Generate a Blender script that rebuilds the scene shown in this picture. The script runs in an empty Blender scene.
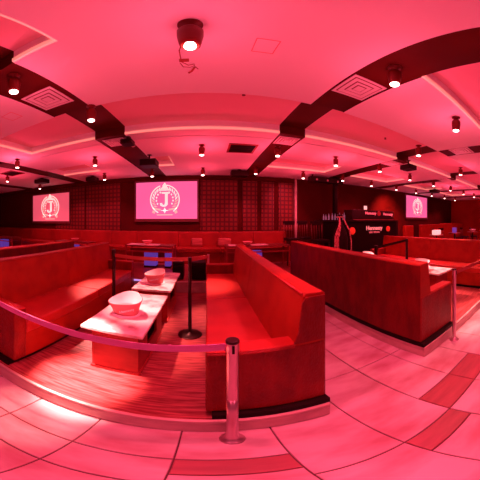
import bpy, bmesh, math, random
from mathutils import Vector, Matrix
R = math.radians
PI = math.pi
random.seed(4)
S = bpy.context.scene
C = S.collection
H = 1.654                      # camera height above the stone floor
ZC = H + 1.5                   # soffit height
ZT = ZC + 0.17                 # height of the trays' tops
ZP = 0.153                     # height of the booth platforms
ZU = 0.38                      # height of the rear platform

# ------------------------------------------------------------------ materials
def mat(name, col, rough=0.6, metal=0.0, emit=None, estr=1.0, coat=0.0, spec=0.5, alpha=None):
    m = bpy.data.materials.new(name); m.use_nodes = True
    b = m.node_tree.nodes['Principled BSDF']
    b.inputs['Base Color'].default_value = (*col, 1)
    b.inputs['Roughness'].default_value = rough
    b.inputs['Metallic'].default_value = metal
    b.inputs['Specular IOR Level'].default_value = spec
    b.inputs['Coat Weight'].default_value = coat
    if emit:
        b.inputs['Emission Color'].default_value = (*emit, 1)
        b.inputs['Emission Strength'].default_value = estr
    if alpha: b.inputs['Transmission Weight'].default_value = alpha
    return m

def noisy(m, col2, scale=(3, 3, 3), detail=6, bump=0.0, lo=0.35, hi=0.65, bscale=None, rr=None, kind='noise'):
    nt = m.node_tree; n = nt.nodes; l = nt.links; b = n['Principled BSDF']
    tc = n.new('ShaderNodeTexCoord'); mp = n.new('ShaderNodeMapping'); mp.inputs['Scale'].default_value = scale
    l.new(tc.outputs['Object'], mp.inputs['Vector'])
    t = n.new('ShaderNodeTexNoise'); t.inputs['Scale'].default_value = 1; t.inputs['Detail'].default_value = detail
    l.new(mp.outputs['Vector'], t.inputs['Vector'])
    cr = n.new('ShaderNodeValToRGB')
    cr.color_ramp.elements[0].position = lo; cr.color_ramp.elements[1].position = hi
    cr.color_ramp.elements[0].color = b.inputs['Base Color'].default_value[:]
    cr.color_ramp.elements[1].color = (*col2, 1)
    l.new(t.outputs['Fac'], cr.inputs['Fac']); l.new(cr.outputs['Color'], b.inputs['Base Color'])
    if rr:
        mr = n.new('ShaderNodeMapRange'); mr.inputs['To Min'].default_value = rr[0]; mr.inputs['To Max'].default_value = rr[1]
        l.new(t.outputs['Fac'], mr.inputs['Value']); l.new(mr.outputs['Result'], b.inputs['Roughness'])
    if bump:
        bp = n.new('ShaderNodeBump'); bp.inputs['Strength'].default_value = bump; bp.inputs['Distance'].default_value = 0.01
        src = t
        if bscale:
            mp2 = n.new('ShaderNodeMapping'); mp2.inputs['Scale'].default_value = bscale
            l.new(tc.outputs['Object'], mp2.inputs['Vector'])
            if kind == 'cells':
                src = n.new('ShaderNodeTexVoronoi'); src.feature = 'DISTANCE_TO_EDGE'; src.inputs['Scale'].default_value = 1
            else:
                src = n.new('ShaderNodeTexNoise'); src.inputs['Scale'].default_value = 1
            l.new(mp2.outputs['Vector'], src.inputs['Vector'])
        l.new(src.outputs[0], bp.inputs['Height']); l.new(bp.outputs['Normal'], b.inputs['Normal'])
    return m

M = {}
M['plaster'] = noisy(mat('ceiling plaster', (0.86, 0.80, 0.83), 0.9, spec=0.1), (0.89, 0.82, 0.86), (0.5, 0.5, 0.5), 3)
M['tray_bounce'] = noisy(mat('tray plaster with painted red bounce', (0.82, 0.42, 0.50), 0.9, spec=0.1), (0.86, 0.46, 0.55), (0.5, 0.5, 0.5), 3)  # red light bounce on the tray roofs, put into the plaster colour
M['dark_paint'] = noisy(mat('dark channel paint', (0.095, 0.008, 0.006), 0.6, spec=0.08), (0.06, 0.005, 0.004), (1.2, 1.2, 1.2), 3)
M['cove'] = mat('lit cove strip', (0.9, 0.8, 0.75), 0.6, emit=(1.0, 0.32, 0.24), estr=0.55)
M['stone'] = noisy(mat('honed stone tile', (0.52, 0.42, 0.43), 0.38, spec=.35), (0.36, 0.17, 0.19), (1.7, 4.2, 2), 9, bump=0.05, lo=0.40, hi=0.66, rr=(0.28, 0.5))
M['red_stone'] = noisy(mat('dark red veined tile', (0.34, 0.08, 0.09), 0.4), (0.20, 0.045, 0.05), (12, 2.2, 2), 7, lo=0.3, hi=0.7)
M['red_stone_c'] = noisy(mat('dark red cross veined tile', (0.34, 0.08, 0.09), 0.4), (0.20, 0.045, 0.05), (2.2, 12, 2), 7, lo=0.3, hi=0.7)
M['grout'] = mat('grout', (0.10, 0.04, 0.04), 0.8)
M['nosing'] = noisy(mat('platform stone edge', (0.58, 0.40, 0.36), 0.4), (0.42, 0.27, 0.25), (4, 4, 8), 6)
def wood_floor():
    m = noisy(mat('worn dark red boards', (0.40, 0.085, 0.09), 0.3, spec=.35), (0.15, 0.012, 0.012), (5, 60, 2), 10, bump=0.10, bscale=(5, 90, 3), lo=0.32, hi=0.66, rr=(0.25, 0.5))
    return m
M['boards'] = wood_floor()
M['leather'] = noisy(mat('red leather', (0.37, 0.024, 0.008), 0.5, spec=0.22), (0.28, 0.015, 0.005), (5, 5, 5), 4, bump=0.25, bscale=(160, 160, 160), kind='cells')
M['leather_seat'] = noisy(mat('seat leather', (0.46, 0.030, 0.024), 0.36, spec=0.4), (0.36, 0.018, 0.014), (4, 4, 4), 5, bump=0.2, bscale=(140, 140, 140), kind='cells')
M['croc'] = noisy(mat('embossed leather', (0.27, 0.014, 0.010), 0.45, spec=0.25), (0.17, 0.008, 0.006), (7, 7, 3), 5, bump=0.7, bscale=(55, 55, 22), kind='cells')
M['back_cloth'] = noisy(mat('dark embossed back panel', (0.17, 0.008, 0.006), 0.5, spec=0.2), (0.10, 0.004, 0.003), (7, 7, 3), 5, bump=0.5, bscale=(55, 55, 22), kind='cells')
M['bench'] = noisy(mat('bench leather', (0.26, 0.012, 0.008), 0.5, spec=.2), (0.19, 0.009, 0.006), (3, 3, 3), 4)
M['bench_pale'] = noisy(mat('ribbed cushion fabric', (0.42, 0.10, 0.08), 0.6), (0.25, 0.04, 0.03), (3, 3, 70), 2, lo=0.45, hi=0.55)
M['black'] = mat('black kick board', (0.010, 0.002, 0.002), 0.6, spec=.1)
M['black_metal'] = mat('black metal', (0.035, 0.012, 0.012), 0.35, 0.6)
M['black_plastic'] = mat('black plastic', (0.016, 0.003, 0.003), 0.5, spec=.15)
M['steel'] = mat('brushed steel', (0.62, 0.46, 0.50), 0.28, 0.95)
M['belt'] = mat('woven belt', (0.85, 0.32, 0.72), 0.6, spec=.2)
M['belt_red'] = mat('red woven belt', (0.45, 0.06, 0.05), 0.6)
M['marble'] = noisy(mat('pale marble top', (0.80, 0.66, 0.63), 0.28), (0.36, 0.18, 0.20), (6, 6, 6), 10, lo=0.45, hi=0.68)
M['table_panel'] = noisy(mat('table panel', (0.38, 0.028, 0.030), 0.45, spec=.3), (0.26, 0.016, 0.018), (3, 3, 9), 4)
M['bucket_out'] = mat('glossy bucket', (0.88, 0.28, 0.30), 0.25, coat=0.4)
M['bucket_in'] = mat('pale bucket liner', (0.95, 0.88, 0.86), 0.35)
M['white'] = mat('white print', (0.95, 0.9, 0.9), 0.5)
M['vent_white'] = mat('white vent metal', (0.80, 0.72, 0.74), 0.5)
M['vent_dark'] = mat('vent shadow gap', (0.22, 0.06, 0.07), 0.7)
M['can'] = mat('lamp can', (0.16, 0.010, 0.009), 0.4, 0.1, spec=.3)
M['bulb'] = mat('lit bulb', (1, 0.8, 0.8), 0.3, emit=(1, 0.42, 0.40), estr=14)
M['bulb_off'] = mat('lens', (0.5, 0.3, 0.3), 0.15)
M['screen'] = mat('projected pink picture', (0.3, 0.1, 0.15), 0.6, emit=(0.76, 0.10, 0.29), estr=1.0)
M['screen_dim'] = mat('projected red picture', (0.3, 0.1, 0.1), 0.6, emit=(0.66, 0.07, 0.12), estr=1.0)
M['emblem'] = mat('projected white crest', (0.8, 0.7, 0.7), 0.6, emit=(1.0, 0.66, 0.58), estr=1.0)
M['emblem_low'] = mat('projected orange crest', (0.8, 0.6, 0.5), 0.6, emit=(1.0, 0.30, 0.24), estr=1.0)
M['screen_edge'] = mat('screen border', (0.10, 0.01, 0.01), 0.6)
M['blue'] = mat('blue lit panel', (0.1, 0.1, 0.3), 0.4, emit=(0.06, 0.025, 0.24), estr=1.0)
M['blue_pale'] = mat('pale blue lit strip', (0.1, 0.1, 0.3), 0.4, emit=(0.55, 0.30, 0.85), estr=1.0)
M['wall_plain'] = noisy(mat('dark red wall', (0.075, 0.005, 0.004), 0.8, spec=.1), (0.045, 0.003, 0.002), (0.6, 0.6, 0.6), 4)
M['wall_red'] = noisy(mat('red side wall', (0.38, 0.018, 0.010), 0.8, spec=.15), (0.24, 0.010, 0.006), (0.7, 0.7, 0.7), 4)
M['glass'] = mat('frosted pink glass', (0.95, 0.75, 0.75), 0.12, alpha=0.6)
M['sign_print'] = mat('backlit sign letters', (0.8, 0.5, 0.5), 0.5, emit=(0.62, 0.17, 0.17), estr=1.0)
M['sign_dim'] = mat('dim sign letters', (0.8, 0.5, 0.5), 0.5, emit=(0.30, 0.04, 0.04), estr=1.0)
M['red_glow'] = mat('red pilot lamp', (0.5, 0.02, 0.02), 0.5, emit=(0.50, 0.012, 0.006), estr=1.0)
M['exit'] = mat('lit white sign', (0.9, 0.6, 0.6), 0.5, emit=(1.0, 0.45, 0.42), estr=1.0)
M['haze_glass'] = mat('bottles with painted haze glow', (0.3, 0.3, 0.4), 0.3, emit=(0.07, 0.035, 0.065), estr=1.0)  # faint emission on the bottles stands in for the bluish haze there
M['beads'] = noisy(mat('beaded strands', (0.85, 0.35, 0.35), 0.3, spec=0.8), (0.30, 0.04, 0.04), (30, 30, 22), 3, lo=0.45, hi=0.6)
M['dark_wood'] = noisy(mat('dark table wood', (0.24, 0.035, 0.03), 0.35), (0.15, 0.02, 0.018), (2, 12, 2), 5)

def tufted_wall():
    m = mat('quilted wall panels', (0.2, 0.015, 0.01), 0.6, spec=0.3)
    nt = m.node_tree; n = nt.nodes; l = nt.links; b = n['Principled BSDF']
    tc = n.new('ShaderNodeTexCoord'); sp = n.new('ShaderNodeSeparateXYZ'); l.new(tc.outputs['Object'], sp.inputs[0])
    def math_(op, a, bb=None):
        k = n.new('ShaderNodeMath'); k.operation = op
        for i, v in enumerate((a, bb)):
            if v is None: continue
            if isinstance(v, (int, float)): k.inputs[i].default_value = v
            else: l.new(v, k.inputs[i])
        return k.outputs[0]
    def cell(o):
        f = math_('FRACT', math_('DIVIDE', o, 0.147))
        return math_('ABSOLUTE', math_('SUBTRACT', f, 0.5))       # .5 at the grooves, 0 in the pad's middle
    a, c = cell(sp.outputs['X']), cell(sp.outputs['Z'])
    mx = math_('MAXIMUM', a, c)
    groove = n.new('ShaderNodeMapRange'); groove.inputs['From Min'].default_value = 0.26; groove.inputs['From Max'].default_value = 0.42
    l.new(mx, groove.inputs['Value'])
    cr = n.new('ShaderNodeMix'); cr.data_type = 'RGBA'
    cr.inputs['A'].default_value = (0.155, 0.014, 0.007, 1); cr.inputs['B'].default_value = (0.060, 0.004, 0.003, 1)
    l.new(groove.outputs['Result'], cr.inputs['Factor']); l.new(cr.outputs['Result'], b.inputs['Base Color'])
    bp = n.new('ShaderNodeBump'); bp.inputs['Strength'].default_value = 0.7; bp.inputs['Distance'].default_value = 0.03
    l.new(math_('SUBTRACT', 1.0, math_('MULTIPLY', mx, mx)), bp.inputs['Height']); l.new(bp.outputs['Normal'], b.inputs['Normal'])
    return m
M['tufted'] = tufted_wall()

# ------------------------------------------------------------------ mesh helpers
def box(bm, x0, x1, y0, y1, z0, z1, mi=0, bev=0.0, seg=2):
    vs = [bm.verts.new((x, y, z)) for x in (x0, x1) for y in (y0, y1) for z in (z0, z1)]
    F = [(0, 1, 3, 2), (4, 6, 7, 5), (0, 4, 5, 1), (2, 3, 7, 6), (0, 2, 6, 4), (1, 5, 7, 3)]
    fs = [bm.faces.new([vs[i] for i in f]) for f in F]
    for f in fs: f.material_index = mi
    if bev:
        es = list({e for f in fs for e in f.edges})
        r = bmesh.ops.bevel(bm, geom=es, offset=bev, segments=seg, profile=0.5, affect='EDGES')
        for f in r['faces']: f.material_index = mi; f.smooth = True
    return fs

def prism(bm, pts, y0, y1, mi=0, bev=0.0, axis='y'):
    """pts: (a,b) outline counter-clockwise, extruded along an axis."""
    def P(a, b, t): return {'y': (a, t, b), 'x': (t, a, b), 'z': (a, b, t)}[axis]
    A = [bm.verts.new(P(a, b, y0)) for a, b in pts]; B = [bm.verts.new(P(a, b, y1)) for a, b in pts]
    fs = [bm.faces.new(A), bm.faces.new(B[::-1])]
    for i in range(len(pts)):
        j = (i + 1) % len(pts); fs.append(bm.faces.new((A[i], B[i], B[j], A[j])))
    for f in fs: f.material_index = mi
    if bev:
        es = list({e for f in fs for e in f.edges})
        r = bmesh.ops.bevel(bm, geom=es, offset=bev, segments=2, profile=0.5, affect='EDGES')
        for f in r['faces']: f.material_index = mi; f.smooth = True
    return fs

def lathe(bm, prof, cx=0, cy=0, n=24, mi=0, cap=True, smooth=True, mtx=None):
    rings = []
    for r, z in prof:
        ring = []
        for i in range(n):
            a = 2 * PI * i / n; v = Vector((cx + r * math.cos(a), cy + r * math.sin(a), z))
            if mtx: v = mtx @ v
            ring.append(bm.verts.new(v))
        rings.append(ring)
    for k in range(len(rings) - 1):
        for i in range(n):
            f = bm.faces.new((rings[k][i], rings[k][(i + 1) % n], rings[k + 1][(i + 1) % n], rings[k + 1][i]))
            f.material_index = mi; f.smooth = smooth
    if cap:
        for q, ring in ((0, rings[0][::-1]), (1, rings[-1])):
            f = bm.faces.new(ring); f.material_index = mi

def tube(bm, pts, r, n=8, mi=0):
    pts = [Vector(p) for p in pts]; rings = []
    up = Vector((0, 0, 1))
    for i, p in enumerate(pts):
        d = (pts[min(i + 1, len(pts) - 1)] - pts[max(i - 1, 0)]).normalized()
        s = d.cross(up)
        if s.length < 1e-3: s = d.cross(Vector((1, 0, 0)))
        s.normalize(); t = d.cross(s).normalized()
        rings.append([bm.verts.new(p + r * (math.cos(2 * PI * k / n) * s + math.sin(2 * PI * k / n) * t)) for k in range(n)])
    for a, b in zip(rings, rings[1:]):
        for k in range(n):
            f = bm.faces.new((a[k], a[(k + 1) % n], b[(k + 1) % n], b[k])); f.material_index = mi; f.smooth = True
    bm.faces.new(rings[0][::-1]).material_index = mi; bm.faces.new(rings[-1]).material_index = mi

def obj(name, bm, mats, parent=None, loc=(0, 0, 0), recalc=True):
    me = bpy.data.meshes.new(name)
    if recalc: bmesh.ops.recalc_face_normals(bm, faces=bm.faces[:])
    bm.to_mesh(me); bm.free()
    for m in (mats if isinstance(mats, (list, tuple)) else [mats]): me.materials.append(M[m])
    o = bpy.data.objects.new(name, me); C.objects.link(o); o.location = loc
    if parent: o.parent = parent
    return o
def NB(): return bmesh.new()

def tag(o, label, cat, group=None):
    o['label'] = label; o['category'] = cat
    if group: o['group'] = group
    return o
def thing(name, label, cat, loc=(0, 0, 0), rz=0, group=None):
    o = bpy.data.objects.new(name, None); C.objects.link(o); o.empty_display_size = 0.1
    o.location = loc; o.rotation_euler = (0, 0, rz)
    return tag(o, label, cat, group)
def struct(name, bm, mats, parent=None, recalc=True):
    o = obj(name, bm, mats, parent, recalc=recalc)
    if not parent: o['kind'] = 'structure'
    return o
def dup(root, loc=None, rz=None, label=None, group=None):
    def cp(o, par):
        c = o.copy(); C.objects.link(c)
        if par: c.parent = par
        for ch in list(o.children): cp(ch, c)
        return c
    r = cp(root, None)
    if loc is not None: r.location = loc
    if rz is not None: r.rotation_euler = (0, 0, rz)
    if label: r['label'] = label
    if group: r['group'] = group
    return r

# ------------------------------------------------------------------ floor
XL, XR, YB, YF = -11.5, 14.6, -4.0, 7.2
bm = NB()
box(bm, XL, XR, YB, YF, -0.12, -0.008, 2)
def tile(x0, x1, y0, y1, mi=0, g=0.004):
    x0, x1, y0, y1 = x0 + g, x1 - g, y0 + g, y1 - g
    if x1 - x0 < 0.02 or y1 - y0 < 0.02: return
    b = 0.003
    t = [(x0 + b, y0 + b), (x1 - b, y0 + b), (x1 - b, y1 - b), (x0 + b, y1 - b)]
    o = [(x0, y0), (x1, y0), (x1, y1), (x0, y1)]
    T = [bm.verts.new((*p, 0)) for p in t]; O = [bm.verts.new((*p, -0.004)) for p in o]; D = [bm.verts.new((*p, -0.009)) for p in o]
    bm.faces.new(T).material_index = mi
    for i in range(4):
        j = (i + 1) % 4
        bm.faces.new((O[i], O[j], T[j], T[i])).material_index = mi
        bm.faces.new((D[i], D[j], O[j], O[i])).material_index = mi
rows_default = {0: [-4, -2.2, -1.25, -0.3, 0.65, 1.60, 2.55, 3.5, 4.45, 5.4, 6.35, 7.2],
                1: [-4, -3.0, -2.0, -1.05, -0.1, 0.867, 1.82, 2.77, 3.72, 4.67, 5.6, 6.5, 7.2]}
nx = int((XR - XL) / 0.475) + 2
k0 = -24
for k in range(k0, k0 + 58):
    x0 = -0.605 + 0.475 * k; x1 = x0 + 0.475
    if x0 < XL or x1 > XR: continue
    mid = 0.5 * (x0 + x1)
    ys = rows_default[1] if (k in (-1, 0, 1, -2) or k % 2 == 0 and k > 8) else rows_default[0]
    if k <= 0: ys = [-4, -3.0, -2.0, -1.05, -.31, 0.64, 0.867, 1.82, 2.77, 3.72, 4.67, 5.6, 6.5, 7.2]
    bands = []
    if k == 1: bands = [(0.725, 0.867)]
    elif k == 2: bands = []
    elif k == 3: bands = [(0.50, 0.65)]
    elif k in (4, 5): bands = [(0.65, 0.90)]
    elif k > 4 and k % 3 == 0: bands = [(1.60, 1.75), (3.5, 3.65)]
    elif k > 4 and k % 3 == 1: bands = [(0.65, 0.80)]
    
    cuts = sorted(set(ys + [v for b in bands for v in b]))
    for y0, y1 in zip(cuts, cuts[1:]):
        tile(x0, x1, y0, y1, 3 if any(abs(y0 - b[0]) < 1e-6 for b in bands) else 0)
    if k == 4:
        pass
struct('floor', bm, ['stone', 'red_stone', 'grout', 'red_stone_c'])

# platforms (stone edged, boarded)
def platform(name, x0, x1, y0, y1, z0, z1):
    bm = NB()
    box(bm, x0 + .02, x1 - .02, y0 + .02, y1, z0, z1 - 0.002, 0)
    # rounded stone nosing along the visible edges
    def nose(ax0, ax1, ay0, ay1):
        box(bm, ax0, ax1, ay0, ay1, z1 - .045, z1, 1, .008)
    box(bm, x0 + .006, x1 - .006, y0 + .006, y0 + .022, z0, z1 - .05, 1)
    box(bm, x0 + .006, x0 + .022, y0 + .022, y1, z0, z1 - .05, 1)
    box(bm, x1 - .022, x1 - .006, y0 + .022, y1, z0, z1 - .05, 1)
    nose(x0, x1, y0, y0 + .03); nose(x0, x0 + .03, y0 + .03, y1); nose(x1 - .03, x1, y0 + .03, y1)
    return struct(name, bm, ['boards', 'nosing'])
platform('floor_platform_centre', -2.30, 0.735, 1.157, 4.42, 0.001, ZP)
platform('floor_platform_right', 1.93, 7.6, 1.262, 5.05, 0.001, ZP)
platform('floor_platform_left', -6.6, -2.93, 1.157, 4.42, 0.001, ZP)
platform('floor_platform_rear', -11.4, 3.24, 4.47, 7.18, 0.001, ZU)

# ------------------------------------------------------------------ ceiling: soffit, trays, dark channels
CH = [(-10.4, -9.92), (-7.65, -7.15), (-4.85, -4.38), (-1.88, -1.32), (1.17, 1.63), (3.97, 4.43), (6.80, 7.26), (9.6, 10.06), (12.4, 12.86)]
BLK = [(-9.92, -7.65), (-7.15, -4.85), (-3.45, -1.88), (-1.32, 1.17), (1.63, 3.97), (4.43, 6.80), (7.26, 9.6), (10.06, 12.4), (12.86, 14.6)]
TR = [(a, b, 2.28, 3.39) for a, b in BLK]
TR += [(-1.32, -0.88, -0.7, 1.10), (1.63, 3.35, -0.7, 1.10), (4.43, 6.15, -0.7, 1.10), (-4.38, -2.7, -0.7, 1.10)]
TR += [(-1.32, -0.84, 4.87, 5.80), (1.63, 3.45, 4.87, 5.80), (4.43, 6.20, 4.87, 5.80), (7.26, 9.0, 4.87, 5.80), (10.06, 11.8, 4.87, 5.80), (-4.38, -3.0, 4.87, 5.80)]
REC = [(a, b, 2.28, 3.39) for a, b in CH] + [(-1.88, -1.32, -0.7, 1.10)]
xs = sorted({XL, XR} | {v for t in TR + REC for v in t[:2]} | {v for c in CH for v in c})
ys = sorted({YB, YF} | {v for t in TR + REC for v in t[2:]})
def cell(x, y):
    for a, b in CH:
        if a < x < b:
            for r in REC:
                if r[0] < x < r[1] and r[2] < y < r[3]: return ZT, 1
            return ZC + 0.012, 1
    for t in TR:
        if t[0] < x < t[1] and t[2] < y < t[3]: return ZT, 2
    return ZC, 0
grid = [[cell((xs[i] + xs[i + 1]) / 2, (ys[j] + ys[j + 1]) / 2) for j in range(len(ys) - 1)] for i in range(len(xs) - 1)]
bm = NB()
def q(p, mi):
    f = bm.faces.new([bm.verts.new(v) for v in p]); f.material_index = mi
for i in range(len(xs) - 1):
    for j in range(len(ys) - 1):
        z, m_ = grid[i][j]; x0, x1, y0, y1 = xs[i], xs[i + 1], ys[j], ys[j + 1]
        q([(x0, y0, z), (x0, y1, z), (x1, y1, z), (x1, y0, z)], m_)
        for di, dj in ((1, 0), (0, 1)):
            if i + di < len(grid) and j + dj < len(grid[0]):
                z2, m2 = grid[i + di][j + dj]
                if abs(z - z2) > 1e-6:
                    mi = m_ if z > z2 else m2
                    if mi == 2: mi = 0
                    if di: p = [(x1, y0, z), (x1, y1, z), (x1, y1, z2), (x1, y0, z2)]
                    else: p = [(x0, y1, z), (x1, y1, z), (x1, y1, z2), (x0, y1, z2)]
                    q(p, mi)
box(bm, XL, XR, YB, YF, ZT + 0.05, ZT + 0.15, 0)
bmesh.ops.remove_doubles(bm, verts=bm.verts[:], dist=1e-5)
struct('ceiling', bm, ['plaster', 'dark_paint', 'tray_bounce'], recalc=False)
# lit cove strips round the trays
k = 0
for a, b, y0, y1 in TR:
    bm = NB(); h0, h1 = ZC + 0.004, ZC + 0.045
    box(bm, a + .004, b - .004, y1 - .022, y1 - .002, h0, h1, 0)
    if not any(abs(a - c[1]) < .01 for c in CH): box(bm, a + .002, a + .022, y0 + .03, y1 - .03, h0, h1, 0)
    if not any(abs(b - c[0]) < .01 for c in CH): box(bm, b - .022, b - .002, y0 + .03, y1 - .03, h0, h1, 0)
    k += 1; struct('trim_%d' % k, bm, ['cove'])
# slim reveal just beyond the middle trays
for a, b in BLK[2:8]:
    bm = NB(); box(bm, a + .02, b - .02, 3.66, 3.69, ZC - .012, ZC - .001, 0, .003)
    k += 1; struct('trim_%d' % k, bm, ['plaster'])

# ------------------------------------------------------------------ walls
bm = NB(); box(bm, XL, XR, YF, YF + .15, 0, ZC - .002, 0); struct('wall_back', bm, ['wall_plain'])
bm = NB(); box(bm, XR + .002, XR + .15, YB, YF, 0, ZC - .002, 0); struct('wall_right', bm, ['wall_red'])
bm = NB(); box(bm, XL - .15, XL - .002, YB, YF, 0, ZC - .002, 0); struct('wall_left', bm, ['wall_plain'])
# quilted panels on the back wall
def panel(x0, x1, label):
    bm = NB(); box(bm, x0, x1, YF - .05, YF - .002, 1.30, ZC - .16, 0, .01)
    tag(obj('quilted_wall_panel', bm, ['tufted']), label, 'wall panel', 'quilted panels along the back wall')
PW = [(-.20, 1.02), (1.18, 1.68), (1.82, 2.27), (2.43, 2.98)]
names = ['wide quilted red wall panel just right of the centre projection screen', 'narrow quilted wall panel, third from the pale upright at the bar recess',
         'narrow quilted wall panel, second from the pale upright at the bar recess', 'bright quilted wall panel beside the pale upright at the bar recess']
for (a, b), s in zip(PW, names): panel(a, b, s)
for a, b, s in ((-4.35, -2.95, 'dark quilted wall panel next to the centre screen on its left side'), (-5.85, -4.42, 'dark quilted wall panel just right of the left projection screen')):
    panel(a, b, s)
bm = NB(); box(bm, XL, 3.0, YF - .09, YF - .002, ZC - .15, ZC - .003, 0); struct('trim_90', bm, ['wall_plain'])
bm = NB(); box(bm, 3.02, 3.09, YF - .12, YF - .002, 0.0, ZC - .003, 0, .006)
k += 1; struct('trim_91', bm, ['nosing'])

# ------------------------------------------------------------------ projection screens with the crest
def crest(cx, cz, r, parent):
    """a ring of laurel leaves, a crown finial, a serif J and a ribbon"""
    bm = NB(); Y0, Y1 = -.012, -.006
    def poly(pts, mi=0, a=Y0): prism(bm, [(cx + x * r, cz + z * r) for x, z in pts], a, Y1, mi)
    n = 40
    for i in range(n):                                   # broken outer ring
        a0 = 2 * PI * i / n; a1 = a0 + 2 * PI / n * 1.0
        deg = math.degrees(a0)
        if 235 < deg < 305 or 75 < deg < 105: continue
        poly([(.93 * math.cos(a0), .93 * math.sin(a0)), (1.0 * math.cos(a0), 1.0 * math.sin(a0)), (1.0 * math.cos(a1), 1.0 * math.sin(a1)), (.93 * math.cos(a1), .93 * math.sin(a1))])
    for s in (-1, 1):
        for i in range(9):                               # leaves inside the ring
            a = R(-35 + i * 14); c_, s_ = math.cos(a), math.sin(a)
            px, pz = s * .78 * c_, .78 * s_
            ta = a + R(50); L, W = .17, .055
            dx, dz = s * math.cos(ta), math.sin(ta)
            poly([(px - dx * L, pz - dz * L), (px + dz * W, pz - dx * W), (px + dx * L, pz + dz * L), (px - dz * W, pz + dx * W)], 0 if i > 2 else 1, Y0 - .001)
        for i in range(5):
            a = R(-30 + i * 22); px, pz = s * .56 * math.cos(a), .56 * math.sin(a)
            poly([(px - .06, pz), (px, pz - .08), (px + .06, pz), (px, pz + .08)], 0, Y0 - .002)
        # scrolls at the foot
        poly([(s * .25, -.62), (s * .85, -.52), (s * .80, -.64), (s * .3, -.74)][::s], 1)
        poly([(s * .62, -.78), (s * .80, -.70), (s * .86, -.86), (s * .70, -.95)][::s], 1)
    poly([(-.36, .60), (.36, .60), (.44, .68), (-.44, .68)])       # bar above the letter
    poly([(-.10, .70), (.10, .70), (.16, .92), (0, 1.15), (-.16, .92)])
    poly([(-.2, .5), (.34, .5), (.34, .40), (.20, .38), (.20, -.22), (.02, -.22), (.02, .38), (-.2, .40)], 0, Y0 - .003)   # J: serif and stem
    poly([(.20, -.22), (.20, -.34), (.08, -.46), (-.12, -.48), (-.30, -.40), (-.32, -.24), (-.18, -.22), (-.14, -.34), (-.02, -.36), (.02, -.22)][::-1], 0, Y0 - .004)
    poly([(-.10, -.72), (0, -.92), (.10, -.72), (0, -.52)]); poly([(-.25, -.70), (.25, -.70), (.25, -.75), (-.25, -.75)])
    poly([(-.5, -1.05), (.5, -1.05), (.56, -.98), (-.56, -.98)], 1)
    return obj('crest_emblem', bm, ['emblem', 'emblem_low'], parent)
def screen(x0, x1, z0, z1, label, pic, cfx, r):
    cx, cz = (x0 + x1) / 2, (z0 + z1) / 2; w, h = (x1 - x0) / 2, (z1 - z0) / 2
    t = thing('projection_screen', label, 'screen', (cx, YF - .07, cz), 0, 'projection screens on the back wall')
    bm = NB()
    for a in ((-w - .05, w + .05, h, h + .06), (-w - .05, w + .05, -h - .10, -h), (-w - .05, -w, -h, h), (w, w + .05, -h, h)):
        box(bm, a[0], a[1], -.03, .02, a[2], a[3], 0)
    obj('border', bm, ['screen_edge'], t)
    bm = NB(); box(bm, -w, w, -.004, .02, -h, h, 0); obj('picture', bm, [pic], t)
    crest(cfx, 0.02, r, t)
    return t
screen(-2.36, -.30, 1.72, 2.955, 'lit pink projection screen with a J crest in the middle of the back wall', 'screen', -.04, .50)
screen(-7.17, -5.12, 1.64, 2.80, 'reddish projection screen with crest at the far left of the back wall', 'screen_dim', .0, .50)
screen(9.1, 11.15, 1.84, 3.02, 'small distant pink projection screen with crest, right of the bar', 'screen', .05, .46)

# ------------------------------------------------------------------ sofas
def make_sofa(L, label, flat_end=True):
    """local: seat front at x=0 facing -x, back outer face x=.73, y from 0 (near) to L"""
    t = thing('booth_sofa', label, 'sofa')
    z0, zs, za, zb = .055, .475, .645, 1.03
    bm = NB(); box(bm, .03, .745, -.042, L + .042, 0, z0 - .004, 0); obj('kick_board', bm, ['black'], t)
    bm = NB(); box(bm, .0, .505, .015, L - .015, z0, zs - .12, 0, .008); box(bm, .50, .733, .015, L - .015, z0, zs - .031, 0, .006); obj('base', bm, ['leather'], t)
    aw = .15
    n = 2; cl = (L - 2 * aw) / n
    for i in range(n):
        y0 = aw + i * cl
        bm = NB(); box(bm, -.004, .52, y0 + .002, y0 + cl - .002, zs - .125, zs, 0, .022, 3)
        obj('seat_cushion', bm, ['leather_seat'], t)
    for y0, y1 in ((0, aw), (L - aw, L)):
        bm = NB()
        box(bm, -.006, .736, y0, y1, z0, za, 0, .014, 3)
        a = obj('armrest', bm, ['croc'], t)
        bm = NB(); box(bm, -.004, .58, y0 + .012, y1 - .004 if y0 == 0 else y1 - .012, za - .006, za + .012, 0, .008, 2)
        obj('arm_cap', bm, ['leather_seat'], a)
    bm = NB(); prism(bm, [(.7335, .065), (.7400, .065), (.7400, zb - .02), (.7355, zb - .018)], .01, L - .01, 0); obj('back_panel', bm, ['back_cloth'], t)
    prof = [(.50, zs - .02), (.73, za - .02), (.735, zb - .02), (.715, zb), (.60, zb), (.575, zb - .02)]
    for i in range(n):
        y0 = .004 + i * (L - .008) / n; y1 = y0 + (L - .008) / n
        bm = NB()
        pr = [(.50, zs - .03), (.735, zs - .03), (.735, zb - .015), (.72, zb), (.60, zb), (.578, zb - .02), (.545, zs + .28)]
        prism(bm, pr, y0 + .002, y1 - .002, 0, .006)
        o = obj('backrest', bm, ['leather'], t)
    bm = NB(); prism(bm, [(.515, za + .02), (.728, za + .02), (.728, zb - .025), (.595, zb - .025), (.57, zb - .06), (.545, zs + .28)], -.004, .008, 0)
    obj('end_panel', bm, ['croc'], t)
    bm = NB(); tube(bm, [(.578, .02, zb - .004), (.578, L - .02, zb - .004)], .008, 6); obj('piping', bm, ['leather_seat'], t)
    return t
s1 = make_sofa(3.12, 'red leather booth sofa in the centre, seen end-on behind the steel post')
s1.location = (0.0, 1.225, ZP)
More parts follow.
